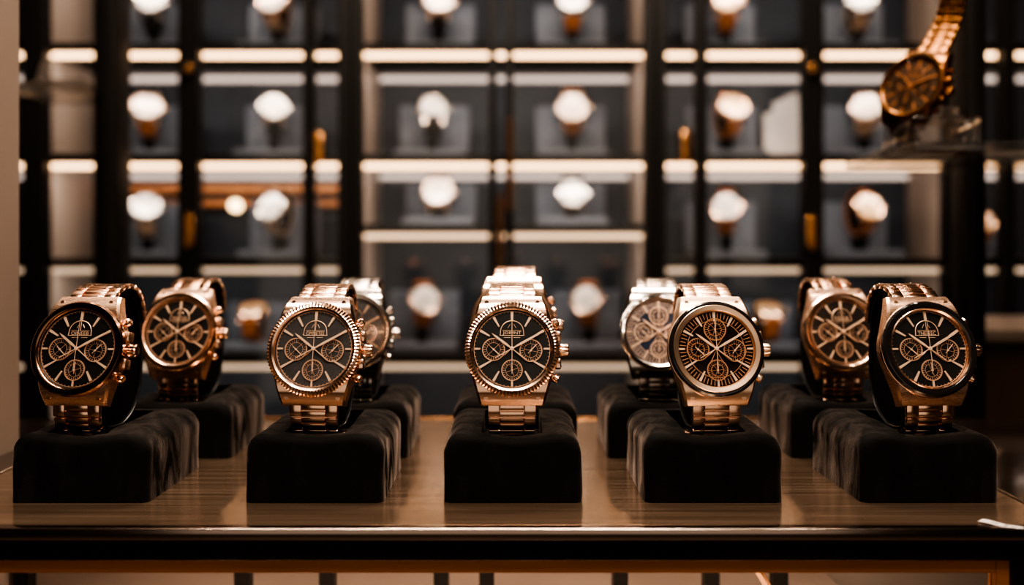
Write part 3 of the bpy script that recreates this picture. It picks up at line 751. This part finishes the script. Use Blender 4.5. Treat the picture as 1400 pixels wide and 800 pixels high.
side_sh = [(-78, M['led'], M['glow_rear']), (75, M['led'], M['glow_rear']), (227, M['led'], M['glow_rear']), (370, M['led_soft'], None), (502, M['led_soft'], None), (660, M['led_soft'], None)]
mid_sh = [(-78, M['led'], M['glow_rear']), (75, M['led'], M['glow_rear']), (227, M['led'], M['glow_rear']), (323, M['led_mid'], None), (502, M['led_soft'], None), (660, M['led_soft'], None)]
cl, clx = build_cabinet(-640, -222, 'left-hand wall cabinet behind the counter, warm lit shelves and bays with modelled beam reflections', side_sh,
    [(147, 259, 18, 14, [('knob', 258, 95)]), (259, 427, 14, 12, [('hinge', 258, 315)]), (428, 481, 2, 18, [('hinge', 434, 203)])])
cm, cmx = build_cabinet(-206, 181, 'centre wall cabinet with paired glass doors and vertical lit side walls', mid_sh,
    [(482, 679, 14, 11, [('handle', 684, 330)]), (691, 894, 11, 14, [('handle', 697, 225)])])
cr, crx = build_cabinet(199, 618, 'right-hand wall cabinet behind the counter, holding pale slabs modelled for a reflection', side_sh,
    [(896, 962, 14, 12, [('hinge', 939, 200)]), (964, 1111, 2, 14, [('knob', 1110, 95)]), (1111, 1310, 14, 20, [('hinge', 1110, 318)])])
ce, cex = build_cabinet(634, 830, 'far end wall cabinet past the black post, mostly cut by the frame', side_sh,
    [(1311, 1378, 14, 9, []), (1378, 1470, 8, 8, [])])
cw, cwx = build_cabinet(-860, -656, 'dark end cabinet behind the taupe pillar, one narrow bay showing', side_sh,
    [(-40, 60, 20, 26, []), (60, 144, 4, 14, [])])
# warm beams reflected in the left door glass, modelled as brass-coloured bars
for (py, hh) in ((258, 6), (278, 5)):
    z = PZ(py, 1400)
    obj('reflection_bar', lambda bm: box(bm, -638 - clx, -224 - clx, 148, 156, z - hh, z + hh, 1.0), M['brass'], cl)
obj('added_spot', lambda bm: lathe(bm, [(0, 0), (6, 1), (9, 5), (9, 14), (0, 14)], 24, Matrix.Translation((PX(322, 1395) - clx, 148, PZ(281, 1395))) @ Matrix.Rotation(PI / 2, 4, 'X') @ Matrix.Translation((0, 0, -8))), M['glow_spot'], cl)  # glowing bead modelled for the bright spot in the reflected beam

# ------------------------------------------------------------------ watches inside the cabinets
def small_watch(X, Y, Z, label, group, metal, dial, strap, tilt=18, yaw=0.0, low=False, sc=1.0, stand=True, stand_label=None):
    """a watch buckled round a small cuff; low=True sits straight on the shelf stand's foot"""
    zc = 38.0 if low else 66.0
    if tilt > 50: zc = 44.0
    ex = 25.0 if low else 31.0
    root = empty('wristwatch', (X, Y, Z), label, 'watch', group, yaw, sc)
    for _try in range(2):
        HM = head_matrix(-17, zc, math.radians(tilt)); K = ('small', tilt, low)
        # strap: a band round the cuff from lug to lug
        a = HM @ Vector((0, 21.5, -6)); b = HM @ Vector((0, -21.5, -6)); back = -HM.to_3x3().col[2]; mid = HM @ Vector((0, 0, -24)); upv = HM.to_3x3().col[1]
        pts = catmull([a, a + back * 6 + upv * 3.0, mid + upv * 25, mid + upv * 20 + back * 11, mid + upv * 6 + back * 18, mid - upv * 8 + back * 18, mid - upv * (ex - 6) + back * 11, mid - upv * ex + back * 1, b + back * 8 - upv * (ex - 24.0), b], 5)
        zc += max(0.0, 11.6 - min(p.z for p in pts))
    def cs(bm):
        lathe(bm, [(0, -8), (18, -8), (20, -6.5), (20.2, -2), (19.6, 0), (0, 0)], 40, HM)
        for sx in (-1, 1):
            for sy in (-1, 1):
                T = HM @ Matrix.Translation((sx * 11.5, sy * 20.5, -5)) @ Matrix.Rotation(-sy * 0.45, 4, 'X')
                box(bm, -1.7, 1.7, -5, 5, -2.2, 2.2, 0.6, 1, T)
    obj('case', cs, metal, root, ('case', K))
    obj('bezel', lambda bm: lathe(bm, [(16.8, -0.5), (16.8, 1.6), (18.2, 2.2), (19.8, 1.0), (20.0, -0.5)], 48, HM, None, True), metal, root, ('bz', K))
    obj('dial', lambda bm: lathe(bm, [(0, 0.4), (16.9, 0.4), (16.9, -0.4), (0, -0.4)], 48, HM), dial, root, ('dl', K))
    def marks(bm):
        for k in range(12): prism(bm, wedge(12.8, 15.8, 0.4, 0.5, 2 * PI * k / 12), 0.4, 0.8, HM)
        for (sx, sy) in ((-6.5, 0), (6.5, 0), (0, -7)): lathe(bm, ring_prof(3.8, 3.4, 0.4, 0.6), 24, HM @ Matrix.Translation((sx, sy, 0)), None, True)
    obj('hour_marker_ring', marks, metal, root, ('mk', K))
    obj('hour_hand', lambda bm: prism(bm, hand_poly(9, 0.6, 2.5, math.radians(-52)), 0.9, 1.1, HM), metal, root, ('hh', K))
    obj('minute_hand', lambda bm: prism(bm, hand_poly(13.5, 0.5, 3, math.radians(58)), 1.15, 1.35, HM), metal, root, ('mh', K))
    obj('crystal', lambda bm: lathe(bm, [(0, 2.4), (10, 2.2), (16.75, 1.7), (16.75, 1.4)], 48, HM), M['crystal'], root, ('cy', K))
    obj('crown', lambda bm: lathe(bm, [(0, 0), (1.2, 0), (1.2, 1.2), (2.4, 1.4), (2.4, 4.2), (0, 4.6)], 20, HM @ Matrix.Translation((19.4, 0, -3.5)) @ Matrix.Rotation(PI / 2, 4, 'Y')), metal, root, ('cw', K))
    cen = mid
    def strap_b(bm):
        rows = []
        n = len(pts)
        for i, p in enumerate(pts):
            t = (pts[min(i + 1, n - 1)] - pts[max(i - 1, 0)]).normalized(); nn = t.cross(Vector((1, 0, 0)))
            if nn.dot(p - cen) < 0: nn = -nn
            w = 9.6 - 1.6 * math.sin(PI * i / (n - 1))
            rows.append([p + Vector((-w, 0, 0)) - nn * 1.1, p + Vector((-w, 0, 0)) + nn * 0.7, p + Vector((-w + 1, 0, 0)) + nn * 1.3, p + Vector((w - 1, 0, 0)) + nn * 1.3, p + Vector((w, 0, 0)) + nn * 0.7, p + Vector((w, 0, 0)) - nn * 1.1])
        loft(bm, rows, True)
    obj('strap', strap_b, strap, root, ('st', K))
    if stand:
        s = empty('shelf_stand', (X, Y, Z), stand_label or label, 'watch stand', 'grey suede shelf stands', 0.0, sc)
        low_h = 6.0
        def foot(bm): box(bm, -44, 44, -34, 42, 0, 9, 1.5, 2)
        def backp(bm): box(bm, -46, 46, 31, 42, 9.2, 58 if low else 74, 3.0, 3)
        obj('foot', foot, M['grey_suede'], s, ('foot',)); obj('back_cushion', backp, M['grey_suede'], s, ('backp', low))
        def cuff(bm):
            inn = [p + (cen - p).normalized() * 2.4 for p in pts]
            fr_ = [HM @ Vector((0, -14, -9.5)), HM @ Vector((0, 14, -9.5))]
            prof = [p for p in inn if (HM.inverted() @ p).z < -9.2] + fr_
            loft(bm, [[Vector((x, *p.yz)) for p in prof] for x in (-7, 7)], True)
            zt = min(p.z for p in pts)
            box(bm, -6, 6, -9 + 5, 9 + 5, 8, max(8.5, zt - 1.8), 0.3)
        c = obj('cuff', cuff, M['velvet_cuff'], s, ('cuff', K)); c.rotation_euler.z = yaw
    return root

def shelf_top(py): return PZ(py, CF) + 16.3
rows = {0: 75, 1: 227, 2: 370, 3: 502}
GW = 'watches on the lit cabinet shelves'
rg = lambda d: math.radians(d)
# (px, row, low, metal, dial, strap, tilt, yaw, label)
small = [
 (203, 0, 0, 'steel', 'dial_white', 'strap_black', 18, 10, 'steel watch on black strap, top shelf of left cabinet, bay beside the thick post'),
 (375, 0, 0, 'gold', 'dial_white', 'strap_beige', 14, -8, 'gold-rimmed watch on beige strap, top shelf of the left cabinet, wide bay'),
 (598, 0, 0, 'champagne', 'dial_white', 'strap_black', 20, 6, 'pale gold watch on black strap, top shelf of the centre cabinet, left door'),
 (783, 0, 0, 'steel', 'dial_white', 'strap_brown', 20, 0, 'white-dialled steel watch on brown strap, top shelf of the centre cabinet, right door'),
 (996, 0, 0, 'gold', 'dial_ivory', 'strap_brown', 18, -6, 'gold watch on brown strap, top shelf of the right cabinet, first wide bay'),
 (1178, 0, 0, 'steel', 'dial_white', 'strap_beige', 18, -4, 'bright steel watch on beige strap, top shelf of right cabinet, bay nearest the black post'),
 (197, 1, 0, 'champagne', 'dial_white', 'strap_brown', 20, 14, 'pale gold watch with orange strap, second shelf of the left cabinet, narrow bay'),
 (371, 1, 0, 'steel', 'dial_white', 'strap_black', 16, 12, 'silver watch on dark strap, second shelf of the left cabinet, wide bay'),
 (589, 1, 0, 'steel', 'dial_white', 'strap_black', 38, 10, 'white watch leaning far back on black strap, second shelf of the centre cabinet'),
 (783, 1, 0, 'champagne', 'dial_white', 'strap_brown', 8, 0, 'upright round watch on brown strap, second shelf of the centre cabinet, right door'),
 (999, 1, 0, 'gold', 'dial_ivory', 'strap_brown', 20, 12, 'gold watch on brown strap beside the pale reflection slabs, second shelf'),
 (1188, 1, 0, 'champagne', 'dial_white', 'strap_beige', 16, -14, 'silver and gold watch on beige strap beside the gold watch on acrylic, second shelf'),
 (195, 2, 0, 'steel', 'dial_white', 'strap_beige', 24, 14, 'silver watch on beige strap below the reflection bars, narrow bay of the left cabinet'),
 (376, 2, 0, 'steel', 'dial_white', 'strap_beige', 12, -18, 'silver watch on beige strap below the reflection bars, wide bay beside the glow spot'),
 (599, 2, 1, 'champagne', 'dial_white', 'strap_black', 18, 0, 'small white watch on the low middle shelf of the centre cabinet, left door'),
 (783, 2, 1, 'steel', 'dial_white', 'strap_black', 12, 0, 'small silver watch on the low middle shelf of the centre cabinet, right door'),
 (997, 2, 0, 'gold', 'dial_white', 'strap_brown', 10, -14, 'white-dialled gold watch on brown strap, third shelf of the right cabinet'),
 (1184, 2, 0, 'gold', 'dial_ivory', 'strap_brown', 14, 10, 'ivory-dialled gold watch on tan strap, third shelf of right cabinet nearest the black post'),
 (576, 3, 0, 'gold', 'dial_white', 'strap_brown', 14, 16, 'gold watch on brown strap, lowest lit centre shelf, left of the centre gold chronograph'),
 (806, 3, 0, 'gold', 'dial_white', 'strap_brown', 14, -16, 'gold watch on brown strap, lowest lit centre shelf, right of the centre gold chronograph'),
 (346, 3, 1, 'gold', 'dial_ivory', 'strap_brown', 66, 0, 'brown strap watch lying face up on the lowest lit shelf of the left cabinet'),
 (1349, 2, 0, 'gold', 'dial_ivory', 'strap_brown', 20, 0, 'gold watch on tan strap in the end cabinet just past the black post'),
 (1050, 3, 1, 'gold', 'dial_ivory', 'strap_brown', 66, 0, 'brown strap watch lying face up on the lowest lit shelf of the right cabinet'),
]
SL = {}
for (px, row, *_r) in small:
    bay = ('narrow bay of left cabinet' if px < 250 else 'wide bay of left cabinet' if px < 450 else 'centre cabinet, left door' if px < 690 else
           'centre cabinet, right door' if px < 890 else 'end cabinet, half cut off' if px > 1380 else 'end cabinet past the black post' if px > 1300 else 'first bay of right cabinet' if px < 1100 else 'bay nearest the black post')
    SL[(px, row)] = 'grey suede watch stand on the ' + ('top', 'second', 'third', 'lowest lit')[row] + ' shelf, ' + bay
for (px, row, low, me, di, stp, tilt, yaw, lab) in small:
    Y = 1325.0
    py = rows[row]
    if row == 2 and 495 < px < 880: py = 323
    small_watch(PX(px, Y - 17), Y, shelf_top(py), lab, GW, M[me], M[di], M[stp], tilt, rg(yaw), bool(low), 1.12 if px < 1300 else 0.8, True, SL[(px, row)])

# pale door-glass reflection modelled as upright slabs by the gold watch
gc = empty('reflection_shape', (PX(1070, 1380), 1375, shelf_top(227)), 'pale grey slabs standing in for a glass reflection, right cabinet shelf', 'cards')
for i, (w, h, x, y) in enumerate(((20, 108, 16, 12), (20, 98, -3, 4), (18, 78, -21, -4))):
    obj('card', lambda bm: (loft(bm, [[(x - w / 2, y - 2, 0), (x + w / 2, y - 6, 0), (x + w / 2, y - 4, 0), (x - w / 2, y, 0)], [(x - w / 2, y + 6, h - 5), (x + w / 2, y + 2, h), (x + w / 2, y + 4, h), (x - w / 2, y + 8, h - 5)]], True)), M['pale_reflection'], gc)

# ------------------------------------------------------------------ side glass shelves and the watch on acrylic
def post(x0, x1, y0, y1, label):
    tag(obj('metal_post', lambda bm: box(bm, x0, x1, y0, y1, 0, 2500, 2, 2), M['dark_metal']), label, 'post')
post(PX(1302, 800), PX(1326, 800), 772, 804, 'slim black metal post holding the glass shelf with the gold watch')
z_sh = PZ(205, 700)
sh = obj('glass_shelf', lambda bm: box(bm, PX(1190, 720), PX(1480, 720), 640, 776, z_sh - 8, z_sh, 1.5, 2), M['acrylic'])
tag(sh, 'clear glass shelf on the black post, under the gold watch on acrylic', 'shelf')
ac = obj('acrylic_block', lambda bm: (box(bm, PX(1232, 690), PX(1322, 690), 668, 726, z_sh, z_sh + 22, 2, 2), box(bm, PX(1246, 690), PX(1300, 690), 676, 700, z_sh + 22, z_sh + 30, 2, 2)), M['acrylic'])
tag(ac, 'clear acrylic block carrying the tilted gold watch on the glass shelf', 'stand')
n = Vector((-0.78, -0.55, 0.28)).normalized(); u = Vector((0.56, 0.12, 0.83)); u = (u - n * u.dot(n)).normalized(); xx = u.cross(n)
aw = empty('wristwatch', (PX(1246, 690), 690, z_sh), 'deep gold watch tilted on a clear acrylic block, bracelet open upward, beside the black post', 'watch')
hc = Vector((0, 0, PZ(118, 690) - z_sh))
AM = Matrix(((xx.x, u.x, n.x, hc.x), (xx.y, u.y, n.y, hc.y), (xx.z, u.z, n.z, hc.z), (0, 0, 0, 1))) @ Matrix.Scale(1.12, 4)
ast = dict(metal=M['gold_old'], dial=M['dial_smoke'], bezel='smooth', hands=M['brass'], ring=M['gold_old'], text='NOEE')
watch_head(aw, ast, AM, 'acrylic')
up_path = catmull([AM @ Vector(p) for p in ((0, 26, -6), (0, 36, -9), (0, 52, -10), (0, 70, -6))], 8)
dn_path = catmull([AM @ Vector(p) for p in ((0, -26, -7), (0, -31, -13), (0, -33, -24), (0, -31, -40), (0, -27, -58), (0, -20, -76))], 8)
bracelet(aw, ast, [up_path, dn_path], xx, lambda p: AM @ Vector((0, 10, -40)), 'acrylic')

zl = PZ(122, 980)
gl = obj('glass_shelf', lambda bm: box(bm, PX(30, 980), PX(128, 980), 930, 1040, zl - 7, zl, 1.5, 2), M['acrylic'])
tag(gl, 'clear glass shelf high beside the thick left post', 'shelf')
ab = obj('acrylic_block', lambda bm: box(bm, PX(76, 980), PX(126, 980), 955, 1000, zl, zl + 7, 1, 2), M['acrylic'])
tag(ab, 'flat clear acrylic plate on the glass shelf beside the thick left post', 'stand')
def spring(bm):
    pts = []
    for k in range(60):
        a = 2 * PI * k / 12; pts.append((PX(61, 975) + 5 * math.cos(a) + k * 0.12, 965 + 5 * math.sin(a), zl + 1.5 + k * 0.5))
    tube(bm, pts, 0.9, 6)
tag(obj('wire_coil', spring, M['steel']), 'small steel wire coil standing on the left glass shelf', 'coil')
post(PX(133, 1010), PX(163, 1010), 1000, 1042, 'thick dark post beside the left glass shelf, in front of the cabinets')
# neighbouring counter on the right
nc = empty('side_counter', (PX(1450, 820), 900, 0), 'dark neighbouring counter with pale stone top past the deck', 'counter')
zt = PZ(452, 800); bx0 = PX(1334, 760) - PX(1450, 820)
obj('counter_top', lambda bm: box(bm, bx0, bx0 + 300, -90, 90, zt - 12, zt, 2, 2), M['rail_top'], nc)
obj('counter_body', lambda bm: box(bm, bx0 + 8, bx0 + 292, -80, 80, 0, zt - 12, 1), M['case_wood'], nc)
obj('amber_bead', lambda bm: lathe(bm, [(0, -16), (6, -15), (9, -8), (9, 10), (5, 16), (0, 17)], 24, Matrix.Translation((PX(1392, 760) - PX(1450, 820), -89, PZ(640, 800)))), emit('amber_glow', (1.0, 0.34, 0.09), 1.6), nc)  # small amber emissive bead on the counter front

# ------------------------------------------------------------------ room
RX0, RX1, RY0, RY1, RH = -1700, 1700, -1900, 1480, 2600
struct('floor', lambda bm: box(bm, RX0, RX1, RY0, RY1, -40, 0), M['stone'])
struct('ceiling', lambda bm: box(bm, RX0, RX1, RY0, RY1, RH, RH + 40), M['ceiling'])
struct('wall_back', lambda bm: box(bm, RX0, RX1, RY1, RY1 + 60, 0, RH), M['plaster'])
struct('wall_front', lambda bm: box(bm, RX0, RX1, RY0 - 60, RY0, 0, RH), M['plaster'])
struct('wall_left', lambda bm: box(bm, RX0 - 60, RX0, RY0, RY1, 0, RH), M['plaster'])
struct('wall_right', lambda bm: box(bm, RX1, RX1 + 60, RY0, RY1, 0, RH), M['plaster'])

# ------------------------------------------------------------------ lights
def area(name, loc, target, sx, sy, power, col):
    l = bpy.data.lights.new(name, 'AREA'); l.shape = 'RECTANGLE'; l.size = sx * MM; l.size_y = sy * MM; l.energy = power; l.color = col
    o = bpy.data.objects.new(name, l); COL.objects.link(o); o.location = Vector(loc) * MM
    d = (Vector(target) - Vector(loc)); o.rotation_euler = d.to_track_quat('-Z', 'Y').to_euler()
    return o
WARM = (1.0, 0.82, 0.66)
area('ceiling_light', (0, 820, 2050), (0, 520, DECK), 500, 70, 9.0, WARM)
area('ceiling_light', (-120, 120, 2150), (-60, 470, DECK + 60), 800, 100, 14.0, WARM)
area('ceiling_light', (300, -250, 2100), (0, 470, DECK + 70), 300, 120, 5.0, WARM)
area('gold_fill_panel', (0, -1300, 2570), (0, -1300, 0), 2400, 900, 3.4, WARM)  # added overhead fill that gives the gold something to reflect
area('front_fill', (0, -1860, 1100), (0, 0, 1000), 2400, 1500, 5.0, WARM)  # added fill behind the camera for metal and front faces
for sx, sy in ((-620, 250), (-300, 330), (60, 250), (330, 330), (640, 200), (-150, -120), (180, -160)):  # small lamps added for glints on the gold
    area('added_spot', (sx, sy, 2350), (sx * 0.25, 480, DECK + 70), 55, 55, 2.2, WARM)

area('wall_washer', (0, 1020, 2300), (0, 1400, 1200), 1300, 60, 5.0, WARM)
area('counter_lamp', (0, 500, DECK - 14), (0, 500, DECK - 200), 500, 30, 0.9, WARM)
for (xl, xr) in ((-640, -222), (-206, 181), (199, 618), (634, 830)):
    for py in (-78, 75, 227, 323 if xl == -206 else 370, 502):
        z = PZ(py, CF) - 4.5
        pw = 0.36 if py < 300 else 0.28
        area('shelf_lamp', ((xl + xr) / 2, CF + 6, z), ((xl + xr) / 2, CF + 72, z - 110), xr - xl - 20, 6, pw * (0.85 if xl < 600 else 0.2), (1.0, 0.93, 0.86))

w = bpy.data.worlds.new('world'); scene.world = w; w.use_nodes = True
w.node_tree.nodes['Background'].inputs[0].default_value = (0.9, 0.62, 0.45, 1)
w.node_tree.nodes['Background'].inputs[1].default_value = 0.02

# ------------------------------------------------------------------ camera
cd = bpy.data.cameras.new('camera'); co = bpy.data.objects.new('camera', cd); COL.objects.link(co)
co.location = (0, 0, CZ * MM); co.rotation_euler = (PI / 2, 0, 0)
cd.sensor_width = 36; cd.lens = 36 * F / 1400; cd.shift_y = -(400 - HY) / 1400
cd.clip_start = 0.01; cd.clip_end = 20
cd.dof.use_dof = True; cd.dof.focus_distance = 0.462; cd.dof.aperture_fstop = 3.5
scene.camera = co
scene.view_settings.view_transform = 'AgX'
scene.view_settings.look = 'AgX - High Contrast'
scene.view_settings.exposure = 0.45
